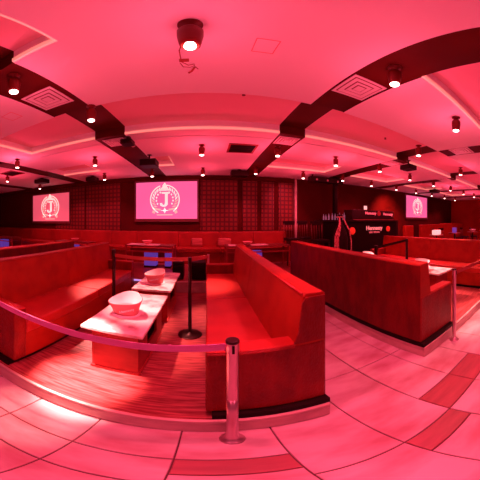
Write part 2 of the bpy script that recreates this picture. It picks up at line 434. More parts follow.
s2 = make_sofa(3.50, 'long red leather booth sofa right of the aisle, its dark back turned to us')
s2.location = (2.67, 4.81, ZP); s2.rotation_euler = (0, 0, PI)
# s2's embossed end must face the camera
s0 = dup(s1, label='red leather booth sofa at left with its seat facing the marble coffee tables')
s0.location = (-1.50, 4.37, ZP); s0.rotation_euler = (0, 0, PI)
sm = dup(s1, (-3.70, 1.20, ZP), 0, 'further red sofa behind the left booth, only the top of its back showing')
s3 = dup(s2, (4.45, 1.34, ZP), 0, 'red sofa at the right edge facing left across the far marble table')
for s in (s1, s0, sm, s2, s3): s['group'] = 'booth sofas on the platforms'

# ------------------------------------------------------------------ coffee tables
def make_table(label):
    t = thing('coffee_table', label, 'table')
    bm = NB(); box(bm, -.278, .278, 0, 1.10, .497, .530, 0, .006); obj('table_top', bm, ['marble'], t)
    bm = NB(); box(bm, -.215, .215, .09, .13, .03, .496, 0, .003); obj('front_panel', bm, ['table_panel'], t)
    bm = NB(); box(bm, -.215, .215, .97, 1.01, .03, .496, 0, .003); obj('back_panel', bm, ['table_panel'], t)
    bm = NB(); box(bm, -.215, -.19, .13, .97, .03, .496, 0); obj('side_panel', bm, ['table_panel'], t)
    bm = NB()
    box(bm, .19, .215, .13, .97, .03, .20, 0); box(bm, .19, .215, .13, .36, .20, .496, 0); box(bm, .19, .215, .74, .97, .20, .496, 0)
    obj('side_panel', bm, ['table_panel'], t)
    bm = NB(); box(bm, -.189, .189, .131, .969, .19, .205, 0); box(bm, -.02, .0, .131, .969, .206, .495, 0); obj('inner_shelf', bm, ['black'], t)
    bm = NB(); box(bm, -.225, .225, .08, 1.02, 0, .03, 0, .003); obj('plinth', bm, ['table_panel'], t)
    return t
t1 = make_table('nearest marble topped coffee table, carrying the large ice bucket'); t1.location = (-.755, 1.60, ZP)
G = 'marble topped coffee tables'
t2 = dup(t1, (-.755, 2.90, ZP), 0, 'second marble coffee table behind the nearest one, with the smaller looking bucket', G)
t3 = dup(t1, (3.70, 1.93, ZP), 0, 'marble coffee table at right behind the slim post, front of its booth', G)
t4 = dup(t1, (3.70, 3.30, ZP), 0, 'marble coffee table at right mostly hidden behind the dark sofa back', G)
t1['group'] = G

# ------------------------------------------------------------------ ice buckets
def make_bucket(label):
    t = thing('ice_bucket', label, 'ice bucket')
    n = 40
    def ring(bm, sc, zf, tri=.10):
        out = []
        for i in range(n):
            a = 2 * PI * i / n
            r = sc * (1 + tri * math.cos(3 * a + PI / 2))
            x, y = r * math.cos(a) * 1.12, r * math.sin(a) * .92
            out.append(bm.verts.new((x, y, zf(x, y) if callable(zf) else zf)))
        return out
    rim = lambda x, y: .170 + .24 * y + .10 * x
    bm = NB()
    R_ = [ring(bm, .102, .006, .04), ring(bm, .112, .02, .04), ring(bm, .125, lambda x, y: .085 + .08 * y + .05 * x, .07), ring(bm, .152, rim), ring(bm, .147, lambda x, y: rim(x, y) + .004)]
    for a, b in zip(R_, R_[1:]):
        for i in range(n):
            f = bm.faces.new((a[i], a[(i + 1) % n], b[(i + 1) % n], b[i])); f.smooth = True
    bm.faces.new(R_[0][::-1])
    obj('tub', bm, ['bucket_out'], t)
    bm = NB()
    I = [ring(bm, .1465, lambda x, y: rim(x, y) + .004), ring(bm, .135, lambda x, y: .14 + .2 * y + .08 * x, .09), ring(bm, .118, .085, .07), ring(bm, .10, .06, .04)]
    for a, b in zip(I, I[1:]):
        for i in range(n):
            f = bm.faces.new((a[i], b[i], b[(i + 1) % n], a[(i + 1) % n])); f.smooth = True
    bm.faces.new(I[-1])
    obj('liner', bm, ['bucket_in'], t, recalc=False)
    bm = NB(); lathe(bm, [(.140, 0), (.145, .004), (.140, .010), (.106, .011)], n=40); obj('foot_ring', bm, ['bucket_in'], t)
    return t
def lettering(txt, size, m, parent, loc, rot, name='lettering', depth=.001, bold=0.0):
    cu = bpy.data.curves.new('txt', 'FONT'); cu.body = txt; cu.size = size; cu.extrude = depth; cu.align_x = 'CENTER'; cu.align_y = 'CENTER'; cu.offset = bold
    tmp = bpy.data.objects.new('txt', cu); C.objects.link(tmp)
    dg = bpy.context.evaluated_depsgraph_get(); me = bpy.data.meshes.new_from_object(tmp.evaluated_get(dg))
    bpy.data.objects.remove(tmp); me.materials.clear(); me.materials.append(M[m])
    o = bpy.data.objects.new(name, me); C.objects.link(o); o.parent = parent; o.location = loc; o.rotation_euler = rot
    return o
b1 = make_bucket('large glossy bucket with pale inside on the nearest marble table')
b1.location = (-.775, 2.03, ZP + .530)
lt = lettering('Hennessy', .036, 'white', b1, (.052, -.1245, .085), (R(72), R(-14), R(22)), bold=.0006)
GB = 'pale ice buckets on the coffee tables'; b1['group'] = GB
b2 = dup(b1, (-.77, 3.27, ZP + .530), R(-20), 'pale rimmed ice bucket on the second marble table from the front', GB)
b3 = dup(b1, (3.60, 2.40, ZP + .530), R(10), 'pale ice bucket on the right marble table beside the slim post', GB)
b4 = dup(b1, (3.62, 3.98, ZP + .530), R(40), 'pale ice bucket seen just above the dark sofa back, below the bar', GB)

# ------------------------------------------------------------------ belt posts
def ribbon(bm, p0, p1, sag, h=.046, th=.003, n=24):
    p0, p1 = Vector(p0), Vector(p1); d = (p1 - p0); nrm = Vector((-d.y, d.x, 0)).normalized() * th / 2
    prev = None
    for i in range(n + 1):
        u = i / n; c = p0.lerp(p1, u) + Vector((0, 0, -4 * sag * u * (1 - u)))
        cur = [bm.verts.new(c + s * nrm + Vector((0, 0, zz))) for s, zz in ((1, -h / 2), (1, h / 2), (-1, h / 2), (-1, -h / 2))]
        if prev:
            for a in range(4):
                b = (a + 1) % 4; bm.faces.new((prev[a], cur[a], cur[b], prev[b]))
        else: bm.faces.new(cur)
        prev = cur
    bm.faces.new(prev[::-1])
def make_post(label, r, m, base_r, base_h, cap, loc, top=1.0, group=None):
    t = thing('belt_post', label, 'post', loc, 0, group)
    bm = NB()
    if base_h > .02: lathe(bm, [(base_r, 0), (base_r, .006), (base_r * .93, .012), (base_r * .7, .022), (r * 1.12, .045), (r, .10), (r * .96, .30), (r, .52)], n=32)
    else: lathe(bm, [(base_r, 0), (base_r, .008), (base_r * .9, .014), (r * 1.4, .018), (r, .04)], n=32)
    obj('base', bm, [m], t)
    bm = NB(); lathe(bm, [(r, .04 if base_h <= .02 else .52), (r, top - .085)], n=28, cap=False); obj('pole', bm, [m], t)
    bm = NB(); lathe(bm, [(r, top - .086), (r * 1.12, top - .08), (r * 1.12, top - .012), (r * 1.05, top)], n=28); hd = obj('head', bm, [m], t)
    bm = NB(); lathe(bm, [(r * 1.16, top - .014), (r * 1.16, top - .004), (r * 1.06, top + .002), (r * .9, top + .003)], n=28); obj('cap', bm, [cap], hd)
    bm = NB(); box(bm, -.006, .007, -r * 1.12 - .004, -r * .9, top - .075, top - .02, 0, .001); obj('belt_slot', bm, ['black_plastic'], hd)
    return t
p1 = make_post('thick steel post in front standing on the stone floor by the sofa end', .031, 'steel', .066, .05, 'black_metal', (.128, 1.08, 0), 1.0)
bm = NB(); ribbon(bm, (-1.842, -.01, .955), (-.036, 0, .955), .035, .047); obj('belt', bm, ['belt'], p1)
make_post('steel post beyond the left edge holding the far end of the pink belt', .031, 'steel', .066, .05, 'black_metal', (-1.75, 1.068, 0), 1.0)
p2 = make_post('slim reddish post on the stone floor at the right platform corner', .024, 'steel', .060, .01, 'black_metal', (2.50, 1.19, 0), 1.04)
bm = NB(); ribbon(bm, (.03, 0, .985), (2.9, 0, 1.0), .03, .05); obj('belt', bm, ['belt_red'], p2)
p3 = make_post('black post with round base standing between the tables and the centre sofa', .021, 'black_metal', .145, .01, 'black_metal', (-.20, 2.64, ZP), 1.055)
bm = NB(); ribbon(bm, (-1.115, .335, .99), (-.024, .01, 1.035), .02, .05); obj('belt', bm, ['belt_red'], p3)
bm = NB(); ribbon(bm, (.024, .01, 1.035), (.235, 1.63, .80), .0, .06); obj('belt', bm, ['belt_red'], p3)
bm = NB(); box(bm, .215, .255, 1.60, 1.66, .66, .84, 0, .004); obj('belt_clip', bm, ['steel'], p3)
p4 = make_post('black post standing behind the nearest ice bucket in front of the left sofa', .026, 'black_metal', .12, .01, 'black_metal', (-1.345, 3.0, ZP), 1.07)
p5 = make_post('black post rising behind the right dark sofa, farther right of the two', .03, 'black_metal', .145, .01, 'black_metal', (4.12, 3.20, ZP), 1.07)
bm = NB(); ribbon(bm, (-1.29, -.32, 1.01), (-.03, 0, 1.04), .0, .05); obj('belt', bm, ['black_plastic'], p5)
p6 = make_post('black post just behind the right sofa back, its head level with the bar foot', .03, 'black_metal', .13, .01, 'black_metal', (2.79, 2.87, ZP), 1.05)

# ------------------------------------------------------------------ ceiling lamps
LAMPS = []
def spot_lamp(x, y, z, label, lit=True, s=1.0, group='ceiling spot lamps', br=1.0):
    t = thing('ceiling_spot_lamp', label, 'lamp', (x, y, z), 0, group)
    bm = NB(); lathe(bm, [(.030, -.045), (.030, -.012), (.058, -.010), (.058, 0)], n=20); obj('mount', bm, ['can'], t)
    bm = NB(); lathe(bm, [(.041, -.213), (.046, -.21), (.052, -.18), (.060, -.12), (.060, -.075), (.05, -.055), (.03, -.046)], n=24, cap=False)
    lathe(bm, [(.041, -.213), (.036, -.19), (.02, -.15)], n=24, cap=False)
    obj('lamp_can', bm, ['can'], t)
    bm = NB(); lathe(bm, [(.02 * br, -.230), (.036 * br, -.224), (.0405 * br, -.214), (.034 * br, -.195)], n=20)
    obj('bulb', bm, ['bulb' if lit else 'bulb_off'], t)
    t.scale = (s, s, s)
    return t
# first row (nearest)
lampA = spot_lamp(-.09, 1.21, ZC, 'large spot lamp hanging nearest the camera with loose wires below', True, 1.25, br=.72)
bm = NB()
tube(bm, [(-.03, .05, -.06), (-.06, .09, -.16), (-.055, .13, -.225), (-.02, .145, -.245), (.01, .14, -.24), (.015, .14, -.27), (0, .14, -.295)], .0035, 6)
tube(bm, [(-.06, .13, -.235), (-.045, .14, -.262), (-.01, .14, -.268), (.01, .14, -.255), (.03, .14, -.285)], .0025, 6)
tube(bm, [(.012, .14, -.27), (-.002, .14, -.30), (-.018, .14, -.315)], .006, 6)
box(bm, -.065, -.015, .12, .135, -.225, -.205, 0, .003)
obj('loose_wire', bm, ['can'], lampA)
proto = spot_lamp(-1.50, 1.25, ZC + .012, 'lit spot lamp in the left dark channel beside the white vent')
proto_off = None
L_ = [(1.37, 1.19, 'dark spot lamp hanging in the right channel beside the large white vent'),
      (-1.31, 2.265, 'lit spot lamp at the near end of the left channel recess'),
      (2.68, 1.25, 'lit spot lamp on the pink soffit beside the right cream cove corner'),
      (-.09, 4.17, 'lit spot lamp on the centre soffit above the projection screen'),
      (-2.43, 4.38, 'lit spot lamp left of the centre, between the two left channels'),
      (1.36, 4.05, 'lit spot lamp hanging low in the right channel below its second vent'),
      (2.78, 4.17, 'lit spot lamp on the soffit above the bar recess'),
      (4.05, 4.03, 'lit spot lamp at the edge of the third channel right of the bar'),
      (-.10, 6.10, 'small lit spot lamp touching the right end of the centre screen top'),
      (1.33, 5.85, 'small lit spot lamp over the quilted wall at the far end of the right channel'),
      (2.80, 5.95, 'lit spot lamp at the top of the pale upright by the bar recess'),
      (-1.55, 6.15, 'small lit spot lamp above the middle of the centre screen'),
      (4.10, 5.75, 'lit spot lamp over the right end of the bar recess'),
      (-6.0, 6.35, 'lit spot lamp just above the left projection screen'),
      (-3.05, 6.1, 'dim spot lamp near the wall left of the centre screen'),
      (3.46, 2.40, 'spot lamp at the far side of the near right soffit, on the dark strip end'),
      (5.55, 2.45, 'lit spot lamp over the right sofas beside the third channel vent'),
      (-5.6, 4.4, 'dark spot lamp far left over the rear booths'),
      (-3.95, 3.4, 'dark spot lamp left, hanging between two left ceiling strips')]
for x, y, lab in L_:
    dup(proto, (x, y, ZC + (.012 if any(a < x < b for a, b in CH) else 0)), 0, lab)
far = [(5.5, 4.15), (6.95, 4.15), (8.35, 4.15), (9.75, 4.15), (11.2, 4.15), (5.5, 5.9), (6.9, 5.9), (8.3, 5.9), (9.7, 5.9), (11.1, 5.9), (12.5, 5.9), (8.35, 2.45), (11.0, 2.5)]
ordn = ['first', 'second', 'third', 'fourth', 'fifth', 'sixth']
for i, (x, y) in enumerate(far):
    if y == 4.15: lab = '%s lamp right of the bar in the middle ceiling row of small spots' % ordn[i]
    elif y == 5.9: lab = '%s lamp right of the bar in the ceiling row nearest the back wall' % ordn[i - 5]
    else: lab = 'small spot lamp %s in the nearer row over the right booths' % ('nearer us' if x < 9 else 'at the far right edge')
    dup(proto, (x, y, ZC), 0, lab)

# ------------------------------------------------------------------ ceiling vents and hatches
def vent(x0, x1, y0, y1, z, label, dark=False, group='square ceiling vents'):
    cx, cy = (x0 + x1) / 2, (y0 + y1) / 2; w, h = (x1 - x0) / 2, (y1 - y0) / 2
    t = thing('ceiling_vent', label, 'vent', (cx, cy, z), 0, group)
    bm = NB(); box(bm, -w, w, -h, h, -.004, 0, 0); obj('backing', bm, ['black' if dark else 'vent_dark'], t)
    def fr(a, b, zt, zb, mname):
        bm = NB()
        O = [(-w * a, -h * a), (w * a, -h * a), (w * a, h * a), (-w * a, h * a)]; I = [(-w * b, -h * b), (w * b, -h * b), (w * b, h * b), (-w * b, h * b)]
        o1 = [bm.verts.new((*p, zt)) for p in O]; i1 = [bm.verts.new((*p, zb)) for p in I]; i2 = [bm.verts.new((*p, zb + .006)) for p in I]; o2 = [bm.verts.new((*p, zt + .003)) for p in O]
        for k in range(4):
            j = (k + 1) % 4
            bm.faces.new((o1[k], o1[j], i1[j], i1[k])); bm.faces.new((i1[k], i1[j], i2[j], i2[k])); bm.faces.new((i2[k], i2[j], o2[j], o2[k])); bm.faces.new((o2[k], o2[j], o1[j], o1[k]))
        return bm
    obj('vent_frame', fr(1.0, .86, -.012, -.014, ''), ['table_panel' if dark else 'vent_white'], t)
    if not dark:
        obj('louvre', fr(.78, .56, -.016, -.013, ''), ['vent_white'], t)
        obj('louvre', fr(.48, .30, -.016, -.013, ''), ['vent_white'], t)
        bm = NB(); box(bm, -w * .23, w * .23, -h * .23, h * .23, -.018, -.012, 0, .002); obj('centre_plate', bm, ['vent_white'], t)
    else:
        bm = NB()
        for i in range(5): box(bm, -w * .84, w * .84, -h * .8 + i * h * .38, -h * .8 + i * h * .38 + .02, -.014, -.010, 0)
        obj('louvre', bm, ['black_plastic'], t)
    return t
vent(1.20, 1.60, 1.49, 1.88, ZC + .012, 'large white square vent in the right dark channel beside the lamp')
vent(-1.82, -1.40, 1.62, 2.04, ZC + .012, 'large white square vent in the left dark channel near the corner')
vent(1.21, 1.59, 3.50, 3.90, ZC + .012, 'second white vent in the right channel beyond the recess')
vent(-1.80, -1.40, 3.50, 3.90, ZC + .012, 'second white vent in the left channel beyond the recess')
vent(4.0, 4.40, 1.62, 2.04, ZC + .012, 'white vent in the third channel at the right edge')
vent(4.0, 4.40, 3.55, 3.95, ZC + .012, 'white vent in the third channel, farther one right of the bar')
vent(6.83, 7.23, 3.55, 3.95, ZC + .012, 'small distant white vent in the fourth channel at right')
vent(.42, .98, 4.05, 4.62, ZC, 'dark square vent with pale frame on the centre soffit', True)
vent(-5.6, -5.0, 4.05, 4.62, ZC, 'dark square vent on the left soffit above the left screen', True)
def hatch(x0, x1, y0, y1, label):
    t = thing('ceiling_hatch', label, 'hatch', ((x0 + x1) / 2, (y0 + y1) / 2, ZC), 0, 'flush ceiling hatches')
    w, h = (x1 - x0) / 2, (y1 - y0) / 2
    bm = NB()
    for a in ((-w, w, -h, -h + .006), (-w, w, h - .006, h), (-w, -w + .006, -h, h), (w - .006, w, -h, h)): box(bm, a[0], a[1], a[2], a[3], -.003, 0, 0)
    obj('hatch_frame', bm, ['bucket_out'], t)
    bm = NB(); box(bm, -w + .007, w - .007, -h + .007, h - .007, -.002, 0, 0); obj('hatch_panel', bm, ['plaster'], t)
hatch(.31, .47, 1.33, 1.51, 'small outlined square hatch on the pink soffit near the nearest lamp')
hatch(-2.36, -2.16, 1.75, 1.95, 'small faint square hatch on the left soffit under the lit channel lamp')
for x, y, lab in ((.43, 2.52, 'tiny sprinkler head in the centre tray near its front lip'), (3.06, 2.9, 'tiny sprinkler head in the right tray'), (.35, 1.0, 'tiny sprinkler head beside the right part of the near soffit')):
    bm = NB(); lathe(bm, [(.008, -.035), (.022, -.03), (.022, -.026), (.008, -.02), (.022, -.004), (.022, 0)], n=14)
    z = ZT if 2.28 < y < 3.39 else ZC
    if y < 2: bm.free(); continue
    tag(obj('sprinkler_head', bm, ['can'], None, (x, y, z)), lab, 'sprinkler', 'ceiling sprinklers')

# projectors and speakers under the ceiling
def projector(x, y, w, d, h, label, drop=.10):
    t = thing('projector', label, 'projector', (x, y, ZC), 0, 'projectors under the ceiling')
    bm = NB(); lathe(bm, [(.02, -drop - .01), (.02, -.01), (.06, -.008), (.06, .0)], n=16); obj('ceiling_mount', bm, ['black_metal'], t)
    bm = NB(); box(bm, -w / 2, w / 2, -d / 2, d / 2, -drop - h, -drop, 0, .015); b = obj('housing', bm, ['black_plastic'], t)
    bm = NB(); lathe(bm, [(.035, -.05), (.045, -.05), (.045, .0)], n=18, mtx=Matrix.Translation((w * .22, d / 2 + .002, -drop - h / 2)) @ Matrix.Rotation(R(90), 4, 'X')); obj('lens', bm, ['bulb_off'], b)
projector(-1.25, 4.70, .36, .34, .15, 'black projector under the left channel aimed at the centre screen', .13)
projector(-1.32, 3.52, .20, .22, .09, 'small black projector at the far lip of the left channel recess', .06)
projector(.95, 6.3, .50, .3, .16, 'wide black projector near the wall above the quilted panels', .04)
projector(-5.2, 5.6, .42, .34, .14, 'black projector hanging before the left screen', .05)
projector(-3.6, 6.3, .34, .3, .14, 'black projector near the wall between the left and centre screens', .05)
projector(4.25, 3.25, .30, .30, .12, 'black projector on the third channel by the cream cove end', .12)
projector(8.8, 5.2, .40, .34, .14, 'black projector before the distant right screen', .05)
t = thing('light_bar', 'long black fixture with small lenses at the ceiling above the bar recess', 'light fixture', (3.75, 6.2, ZC - .17))
bm = NB(); box(bm, -.62, .62, -.1, .1, -.07, .10, 0, .01); hb = obj('housing', bm, ['black_plastic'], t)
for dx in (-.4, 0, .4):
    bm = NB(); lathe(bm, [(.03, -.015), (.035, -.01), (.035, 0)], n=14, mtx=Matrix.Translation((dx, -.1, .0)) @ Matrix.Rotation(R(90), 4, 'X').inverted()); obj('lens', bm, ['bulb_off'], hb)
for dx in (-.5, .5):
    bm = NB(); box(bm, dx - .02, dx + .02, -.02, .02, .095, .17, 0); obj('bracket', bm, ['black_metal'], t)

# ------------------------------------------------------------------ rear banquettes
def make_bench(w):
    t = thing('banquette', '', 'bench')
    bm = NB(); box(bm, .003, w - .003, .04, .80, 0, .34, 0, .004); obj('base', bm, ['bench'], t)
    bm = NB(); box(bm, .004, w - .004, 0, .55, .342, .47, 0, .02, 3); obj('seat_cushion', bm, ['bench'], t)
    bm = NB(); prism(bm, [(.54, .345), (.80, .345), (.80, .93), (.64, .93), (.61, .90)], .004, w - .004, 0, .008, axis='x'); obj('backrest', bm, ['bench'], t)
    return t
edges = [-10.9, -9.6, -8.3, -7.0, -5.7, -4.45, -3.2, -2.26, -.88, .40, 1.50, 2.62]
seatn = ['leftmost', 'second', 'third', 'fourth', 'fifth', 'sixth', 'seventh', 'eighth', 'ninth', 'tenth', 'last, rightmost']
benches = []
for i, (a, b) in enumerate(zip(edges, edges[1:])):
    t = make_bench(b - a); t.location = (a, 6.33, ZU)
    t['label'] = 'rear wall banquette section, %s counted from the left' % seatn[i] if i != len(seatn) - 1 else 'rear wall banquette section at the right end below the quilted wall'
    t['group'] = 'red banquettes along the back wall'
for x, w, lab in ((-.30, .34, 'ribbed throw cushion on the rear bench, the narrower one right of the screen'), (.56, .42, 'wide ribbed throw cushion on the rear bench left of the right table')):
    bm = NB(); box(bm, -w / 2, w / 2, -.05, .05, 0, .26, 0, .045, 4)
    o = tag(obj('throw_cushion', bm, ['bench_pale'], None, (x, 6.83, ZU + .475)), lab, 'cushion', 'ribbed throw cushions'); o.rotation_euler = (R(-8), 0, 0)

# rear tables (framed, with blue glow below)
def make_rear_table(w, label):
    t = thing('framed_table', label, 'table')
    bm = NB(); box(bm, 0, w, 0, .55, .585, .62, 0, .004); obj('table_top', bm, ['dark_wood'], t)
    for x in (.0, w - .035):
        for y in (.01, .51):
            bm = NB(); box(bm, x, x + .035, y, y + .03, 0, .584, 0); obj('leg', bm, ['table_panel'], t)
    bm = NB(); box(bm, .035, w - .035, .015, .035, .44, .475, 0); box(bm, .035, w - .035, .515, .535, .44, .475, 0); obj('rail', bm, ['table_panel'], t)
    return t
RT = [(-2.15, 5.55, 1.30, 'framed rear table below the centre screen, with a glass bowl on it'),
      (.50, 5.55, 1.72, 'long framed rear table right of centre, behind the centre sofa'),
      (-4.6, 5.55, 1.25, 'framed rear table left of the centre sofa group with a small pink bowl'),
      (-7.9, 5.4, 1.3, 'framed rear table at the far left below the left screen')]
for x, y, w, lab in RT:
    t = make_rear_table(w, lab); t.location = (x, y, ZU); t['group'] = 'framed rear tables'
def plate(x, y, w, d, z, label, name='menu_tray', cat='tray', m='bucket_in'):
    bm = NB(); box(bm, -w / 2, w / 2, -d / 2, d / 2, 0, .012, 0, .004)
    tag(obj(name, bm, [m], None, (x, y, z)), label, cat, 'pale trays on the rear tables')
ZR = ZU + .62
plate(-1.68, 5.76, .86, .34, ZR + .001, 'long pale tray lying on the rear table under the centre screen')
plate(.78, 5.76, .42, .30, ZR + .001, 'pale tray on the left part of the long rear table')
plate(1.40, 5.76, .46, .30, ZR + .001, 'pale tray on the middle of the long rear table beside the bowl')
def bowl(x, y, z, s, label, m='glass'):
    bm = NB()
    lathe(bm, [(.04 * s, 0), (.05 * s, .008), (.11 * s, .05 * s), (.145 * s, .10 * s), (.15 * s, .102 * s), (.14 * s, .098 * s), (.10 * s, .052 * s), (.04 * s, .02)], n=28, cap=False)
    lathe(bm, [(.0005, .012), (.04 * s, .012)], n=28, cap=False)
    tag(obj('glass_bowl', bm, [m], None, (x, y, z)), label, 'bowl', 'bowls on the rear tables')
bowl(-1.60, 5.80, ZR + .0135, 1.0, 'footed glass bowl on the tray below the centre screen', 'bucket_out')
bowl(1.10, 5.80, ZR + .001, .95, 'pinkish bowl between the pale trays on the long rear table', 'bucket_out')
bowl(-3.95, 5.80, ZR + .001, .9, 'small pink bowl on the rear table seen over the left sofas', 'bucket_out')
def blue_cube(x, y, w, d, h, label, m='blue'):
    t = thing('light_cube', label, 'light cube', (x, y, ZU), 0, 'blue lit cubes beneath the rear tables')
    bm = NB(); box(bm, -w / 2, w / 2, -d / 2, d / 2, 0, .05, 0); obj('base', bm, ['black_plastic'], t)
    bm = NB(); box(bm, -w / 2, w / 2, -d / 2, d / 2, .05, h, 0, .02); obj('lit_shell', bm, [m], t)
    return t
blue_cube(-1.50, 5.83, .34, .24, .42, 'wide blue glowing cube below the table under the centre screen')
blue_cube(1.28, 5.83, .40, .24, .46, 'blue glowing cube under the long rear table behind the centre sofa')
blue_cube(-4.05, 5.83, .34, .3, .50, 'blue glowing cube under the table seen over the left sofa back')
blue_cube(-7.5, 5.70, .34, .3, .48, 'blue glowing cube at the far left edge below the left screen')
blue_cube(-1.02, 5.83, .16, .24, .42, 'narrow blue glowing cube by the right leg of the table under the screen')
bm = NB(); box(bm, -1.94, -.70, 4.445, 4.468, ZU - .035, ZU - .005, 0); struct('trim_93', bm, ['blue_pale'])

# black cube stools
for x, w, lab in ((-.16, .30, 'black cube stool just left of the centre sofa end'), (-.60, .22, 'narrow black cube stool behind the second coffee table')):
    t = thing('cube_stool', lab, 'stool', (x, 4.72, ZU), 0, 'black cube stools')
    bm = NB(); box(bm, -w / 2, w / 2, -.16, .16, .02, .33, 0, .01); obj('body', bm, ['black'], t)
    bm = NB(); box(bm, -w / 2, w / 2, -.16, .16, .331, .40, 0, .02, 3); obj('seat_pad', bm, ['black_plastic'], t)

# ------------------------------------------------------------------ bar
t = thing('bar_counter', 'long black bar counter with backlit lettering behind the right dark sofa', 'bar', (3.30, 5.55, 0))
bm = NB(); box(bm, 0, 3.20, 0, .5, .0, 1.62, 0, .01); body = obj('front', bm, ['black'], t)
bm = NB(); box(bm, -.03, 3.23, -.06, .58, 1.621, 1.68, 0, .01); obj('counter_top', bm, ['black_plastic'], t)
lettering('Hennessy', .20, 'sign_print', body, (2.01, -.006, 1.40), (R(90), 0, 0), depth=.004, bold=.004)
lettering('VERY SPECIAL', .085, 'sign_dim', body, (2.01, -.006, 1.255), (R(90), 0, 0), depth=.003, bold=.002)
t = thing('back_bar_cabinet', 'tall black shelf unit with dim lettered strip above the bar', 'cabinet', (4.95, 6.35, 0))
bm = NB(); box(bm, 0, 2.6, 0, .5, 0, 1.66, 0, .01); box(bm, .0, 2.3, .0, .5, 1.662, 2.07, 0, .01); b_ = obj('carcass', bm, ['black_plastic'], t)
lettering('Hennessy', .15, 'sign_dim', b_, (.93, -.005, 1.95), (R(90), 0, 0), depth=.003, bold=.003)
lettering('Hennessy', .15, 'sign_dim', b_, (1.92, -.005, 1.93), (R(90), 0, 0), depth=.003, bold=.003)
bm = NB(); box(bm, .05, 2.25, -.03, .0, 1.68, 1.71, 0); obj('shelf_edge', bm, ['dark_wood'], t)
bm = NB(); lathe(bm, [(.09, -.02), (.095, -.015), (.095, 0)], n=18, mtx=Matrix.Translation((1.38, 0, 1.95)) @ Matrix.Rotation(R(90), 4, 'X').inverted()); obj('pilot_lamp', bm, ['table_panel'], t)
for x, z, r, lab in ((4.32, 1.33, .12, 'round red lamp on the black bar left of the lettering'), (6.0, 1.36, .10, 'round red lamp on the black bar right of the lettering')):
    bm = NB(); lathe(bm, [(.02, -.05), (r * .7, -.04), (r, -.02), (r, 0)], n=24, mtx=Matrix.Rotation(R(90), 4, 'X').inverted())
    tag(obj('round_lamp', bm, ['red_glow'], None, (x, 5.545, z)), lab, 'lamp', 'round red lamps on the bar')
# bottles on the bar
bproto = None
def bottle_bm(h=.30, r=.036):
    bm = NB(); lathe(bm, [(r * .9, 0), (r, .008), (r, h * .55), (r * .8, h * .66), (r * .36, h * .78), (r * .34, h * .97), (r * .42, h * .975), (r * .42, h)], n=16); return bm
bottle_mesh = None
rnd = random.Random(7)
for i in range(9):
    x = 3.42 + i * .10
    if bottle_mesh is None:
        o = obj('bottle', bottle_bm(), ['haze_glass']); bottle_mesh = o.data
    else:
        o = bpy.data.objects.new('bottle', bottle_mesh); C.objects.link(o)
    o.location = (x, 5.82 + rnd.uniform(-.05, .05), 1.682); sc = rnd.uniform(.55, .8); o.scale = (sc, sc, sc)
    tag(o, 'blue-grey bottle with painted haze glow standing in the row on the left part of the bar', 'bottle', 'bottles on the left part of the bar')
# oversize bottle display with beaded strand drape
t = thing('bottle_display', 'giant dark bottle display outlined by beaded strands in front of the bar', 'display', (3.56, 5.12, 0))
bm = NB(); lathe(bm, [(.30, 0), (.30, .04), (.24, .06)], n=32); obj('base', bm, ['black_metal'], t)
bm = NB(); lathe(bm, [(.20, .061), (.22, .10), (.22, 1.15), (.17, 1.38), (.075, 1.55), (.06, 1.76), (.075, 1.765), (.075, 1.82), (.02, 1.83)], n=32); obj('bottle_body', bm, ['black_plastic'], t)
bm = NB()
for i in range(9):
    u = i / 8; xo = -.30 + .17 * u
    tube(bm, [(-.07 + .02 * u, -.06, 1.76), (-.12 + .05 * u, -.12, 1.55), (xo + .03, -.15, 1.25), (xo, -.16, .8), (xo, -.16, .08)], .011, 6)
obj('bead_strands', bm, ['beads'], t)
bm = NB(); tube(bm, [(.06, -.06, 1.76), (.10, -.10, 1.62), (.21, -.15, 1.40), (.27, -.16, 1.1), (.28, -.16, .08)], .02, 8); obj('edge_strand', bm, ['beads'], t)
bm = NB(); lathe(bm, [(.10, 1.745), (.11, 1.75), (.11, 1.77), (.10, 1.775)], n=24); obj('top_ring', bm, ['beads'], t)
# dark slim column of the bar and the small lit sign on the wall
bm = NB(); box(bm, 4.08, 4.20, 6.2, 6.32, 0, ZC - .003, 0); struct('trim_92', bm, ['black'])
bm = NB(); box(bm, -.075, .075, -.02, .02, -.08, .08, 0, .006)
tag(obj('lit_wall_sign', bm, ['exit'], None, (6.33, YF - .022, 2.22)), 'tiny bright square sign on the wall above the bar', 'sign')
# bar chairs left of the bar: dark backs
def make_chair(label, x, y, rz=0, z=0.0, group='dark high chairs'):
    t = thing('bar_chair', label, 'chair', (x, y, z), rz, group)
    bm = NB(); box(bm, -.19, .19, -.19, .19, .70, .77, 0, .02); obj('seat', bm, ['black_plastic'], t)
    for sx in (-1, 1):
        for sy in (-1, 1):
            bm = NB(); tube(bm, [(sx * .21, sy * .21, 0), (sx * .17, sy * .17, .70)], .016, 8); obj('leg', bm, ['black_metal'], t)
    bm = NB(); tube(bm, [(-.16, .18, .76), (-.17, .22, 1.22)], .014, 8); tube(bm, [(.16, .18, .76), (.17, .22, 1.22)], .014, 8)
    for xx in (-.08, 0, .08): tube(bm, [(xx, .19, .76), (xx, .22, 1.16)], .008, 6)
    fr = obj('back_frame', bm, ['dark_wood'], t)
    bm = NB(); box(bm, -.19, .19, .205, .235, 1.15, 1.27, 0, .01); obj('back_rail', bm, ['black_plastic'], t)
    return t
c0 = make_chair('dark high chair at the back, just below the pale upright', 2.98, 6.2, 0, ZU)
bm = NB(); box(bm, 2.45, 2.452, 5.0, 5.002, 0, .01); bm.free()
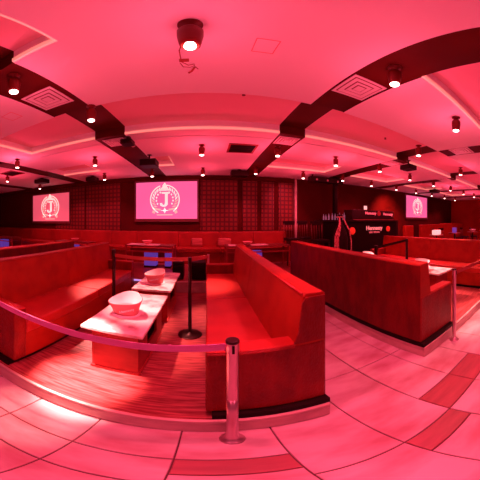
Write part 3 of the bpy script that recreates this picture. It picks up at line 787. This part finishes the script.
CH2 = [(2.42, 5.93, 0, ZU, 'dark high chair at the right end of the rear banquette, left of the pale upright'), (2.95, 5.18, 0, ZU, 'dark high chair left of the giant bottle display'),
       (9.1, 5.2, 20, .0, 'dark high chair at far right, first left of the blue cube'), (10.1, 5.4, -15, 0, 'dark high chair right of the blue cube in the far zone'),
       (10.9, 4.9, 30, 0, 'dark high chair by the right far table'), (11.7, 4.9, 0, 0, 'dark high chair near the right wall, one in from the edge'), (12.4, 4.6, 15, 0, 'dark high chair closest to the right wall')]
for x, y, a, z, lab in CH2: dup(c0, (x, y, z), R(a), lab)
# far right zone: red partitions, high tables, lit boxes
def bench_wall(x0, x1, y, z, label):
    t = thing('booth_divider', label, 'divider', (x0, y, 0), 0, 'red booth dividers in the far right zone')
    bm = NB(); box(bm, 0, x1 - x0, 0, .16, .08, z, 0, .02); obj('padded_panel', bm, ['leather'], t)
    bm = NB(); box(bm, .02, x1 - x0 - .02, .02, .14, 0, .08, 0); obj('kick_board', bm, ['black'], t)
bench_wall(8.9, 11.3, 6.0, 1.46, 'bright red padded divider under the distant right screen')
bench_wall(11.4, 14.4, 6.2, 1.50, 'red padded divider ending at the right wall')
bench_wall(8.12, 8.8, 6.4, 1.42, 'dark red padded divider next to the bar end')
def high_table(x, y, label):
    t = thing('high_table', label, 'table', (x, y, 0), 0, 'round high tables in the far right zone')
    bm = NB(); lathe(bm, [(.30, 1.02), (.31, 1.025), (.31, 1.05), (.30, 1.055)], n=28); obj('table_top', bm, ['dark_wood'], t)
    bm = NB(); lathe(bm, [(.25, 0), (.25, .015), (.04, .03), (.035, 1.019)], n=24); obj('pedestal', bm, ['black_metal'], t)
high_table(8.2, 4.75, 'round high table carrying the small pinkish lit box')
high_table(10.0, 4.75, 'round high table under the blue cube in the far zone')
high_table(11.4, 4.3, 'round high table carrying the pale bowl near the right wall')
bm = NB(); box(bm, -.22, .22, -.1, .1, 0, .20, 0, .02)
tag(obj('lit_box', bm, ['exit'], None, (8.2, 4.75, 1.056)), 'small pinkish white lit box on a far high table', 'light box')
bm = NB(); box(bm, -.09, .09, -.09, .09, 0, .26, 0, .02)
tag(obj('light_cube', bm, ['blue'], None, (10.0, 4.75, 1.056)), 'small blue lit cube on the far right high table', 'light cube')
bowl(11.4, 4.3, 1.056, 1.3, 'pale bowl on the high table nearest the right wall', 'bucket_in')

# ------------------------------------------------------------------ lights
LC = (1.0, 0.092, 0.190)
KS, KP = 1.4, 1.7
def spot(x, y, z, tx, ty, tz, W, ang=60, blend=.9, col=LC, rad=.04):
    l = bpy.data.lights.new('spot', 'SPOT'); l.energy = W * KS; l.color = col; l.spot_size = R(ang); l.spot_blend = blend; l.shadow_soft_size = rad
    o = bpy.data.objects.new('lamp_light', l); C.objects.link(o); o.location = (x, y, z)
    o.rotation_euler = (Vector((tx, ty, tz)) - Vector((x, y, z))).to_track_quat('-Z', 'Y').to_euler()
def point(x, y, z, W, col=LC, rad=.08):
    l = bpy.data.lights.new('point', 'POINT'); l.energy = W * KP; l.color = col; l.shadow_soft_size = rad
    o = bpy.data.objects.new('lamp_glow', l); C.objects.link(o); o.location = (x, y, z)
HOT = (1.0, 0.30, 0.27)
zl = ZC - .26

spot(-1.48, 1.25, zl, -.88, 1.50, 0, 4300, 20, 1, col=HOT)
spot(-1.48, 1.25, zl, -1.0, .98, 0, 520, 18, 1, col=HOT)
spot(-1.31, 2.26, zl, -.66, 2.25, .7, 760, 26, 1, col=HOT)
spot(-.09, 1.2, zl - .05, -.15, .6, 0, 130, 120)
spot(-.1, 4.15, zl, -.70, 3.10, .7, 760, 22, 1, col=HOT)
spot(-.1, 4.15, zl, .06, 3.4, .6, 600, 24, 1, col=HOT)
spot(-2.43, 4.36, zl, -1.46, 2.9, .6, 1300, 22, 1, col=HOT)
spot(1.36, 1.19, zl, 1.25, .7, 0, 150, 96)
spot(2.68, 1.25, zl, 3.1, 1.0, 0, 130, 90, 1, col=HOT)
spot(4.1, 1.2, zl, 3.2, 1.15, 0, 700, 26, 1, col=HOT)
spot(2.78, 4.15, zl, 3.63, 4.0, .8, 500, 20, 1, col=HOT)
spot(2.78, 4.15, zl, 3.6, 3.2, .7, 200, 44, 1, col=HOT)
spot(1.36, 4.0, zl, 1.3, 3.2, 0, 110, 80)
spot(4.05, 3.98, zl, 3.75, 2.3, .7, 1100, 24, 1, col=HOT)
spot(5.5, 2.4, zl, 4.9, 2.6, .3, 190, 70, col=HOT)
spot(5.5, 4.1, zl, 5.2, 3.4, .3, 130, 90)
spot(-3.9, 3.3, zl, -3.4, 2.4, 0, 110, 100)
for x, tx in ((-.1, -.6), (1.33, 1.2), (2.8, 2.7), (4.1, 6.0), (-1.55, -1.7), (-3.05, -3.3), (-6.0, -6.0), (-4.5, -4.5)):
    spot(x, 5.9, zl, tx, 6.9, 1.1, 90, 84)
for x in (5.5, 6.9, 8.3, 9.7, 11.1, 12.5):
    spot(x, 5.85, zl, x, 6.9, .8, 90, 90)
    spot(x, 4.1, zl, x, 4.0, 0, 140, 110)
for x in (-5.5, -7.5): spot(x, 4.1, zl, x, 3.6, 0, 120, 110)
spot(2.6, 6.0, zl, 2.6, 7.15, 2.3, 60, 70)
spot(7.3, 5.9, zl, 7.6, 7.18, 1.9, 420, 84, 1, (1.0, .09, .07))
# lamps of the part of the room behind the camera
for x in (-4.2, -1.5, 1.3, 4.1, 7.0): spot(x, -1.6, zl, x, -1.3, 0, 270, 110)
# glow of the lamps on the soffit
for x, y, W in ((-.09, 1.2, 6), (-1.5, 1.25, 8), (1.37, 1.19, 7), (2.68, 1.25, 8), (-.09, 4.17, 16), (-2.43, 4.38, 18), (1.36, 4.05, 14), (2.78, 4.17, 16), (4.05, 4.03, 12), (5.5, 2.45, 10), (5.5, 5.0, 16),
                (8.35, 4.15, 18), (11.0, 4.15, 18), (-5.5, 4.3, 16), (-3.9, 3.3, 14), (8.35, 2.2, 12), (-.1, 6.0, 8), (1.33, 5.8, 8), (2.8, 5.9, 8), (-3.05, 6.1, 8)):
    point(x, y, zl - .26, W * (.8 if y > 3.5 else 1), LC if y < 3.5 else (1.0, .055, .115), .12)
w = bpy.data.worlds.new('World'); S.world = w; w.use_nodes = True
w.node_tree.nodes['Background'].inputs['Color'].default_value = (1.0, 0.08, 0.18, 1)
w.node_tree.nodes['Background'].inputs['Strength'].default_value = 0.25

# ------------------------------------------------------------------ camera (full-height panorama strip: equirectangular)
cam = bpy.data.cameras.new('camera'); co = bpy.data.objects.new('camera', cam); C.objects.link(co); S.camera = co
co.location = (0, 0, H); co.rotation_euler = (R(90), 0, 0)
cam.type = 'PANO'
cam.clip_start = .02
sdeg = .2605; x0, h0 = 206.5, 220.8
for holder in (getattr(cam, 'cycles', None), cam):
    if holder is not None and hasattr(holder, 'panorama_type'):
        holder.panorama_type = 'EQUIRECTANGULAR'
        holder.longitude_min = R(-x0 * sdeg); holder.longitude_max = R((480 - x0) * sdeg)
        holder.latitude_min = R(-(480 - h0) * sdeg); holder.latitude_max = R(h0 * sdeg)
        print('pano set on', holder)
S.view_settings.view_transform = 'Standard'; S.view_settings.look = 'None'; S.view_settings.gamma = 1; S.view_settings.exposure = 0.12
S.view_settings.use_curve_mapping = False
S.render.engine = 'CYCLES'
S.cycles.use_denoising = True
S.cycles.max_bounces = 8; S.cycles.diffuse_bounces = 6
S.cycles.sample_clamp_indirect = 6
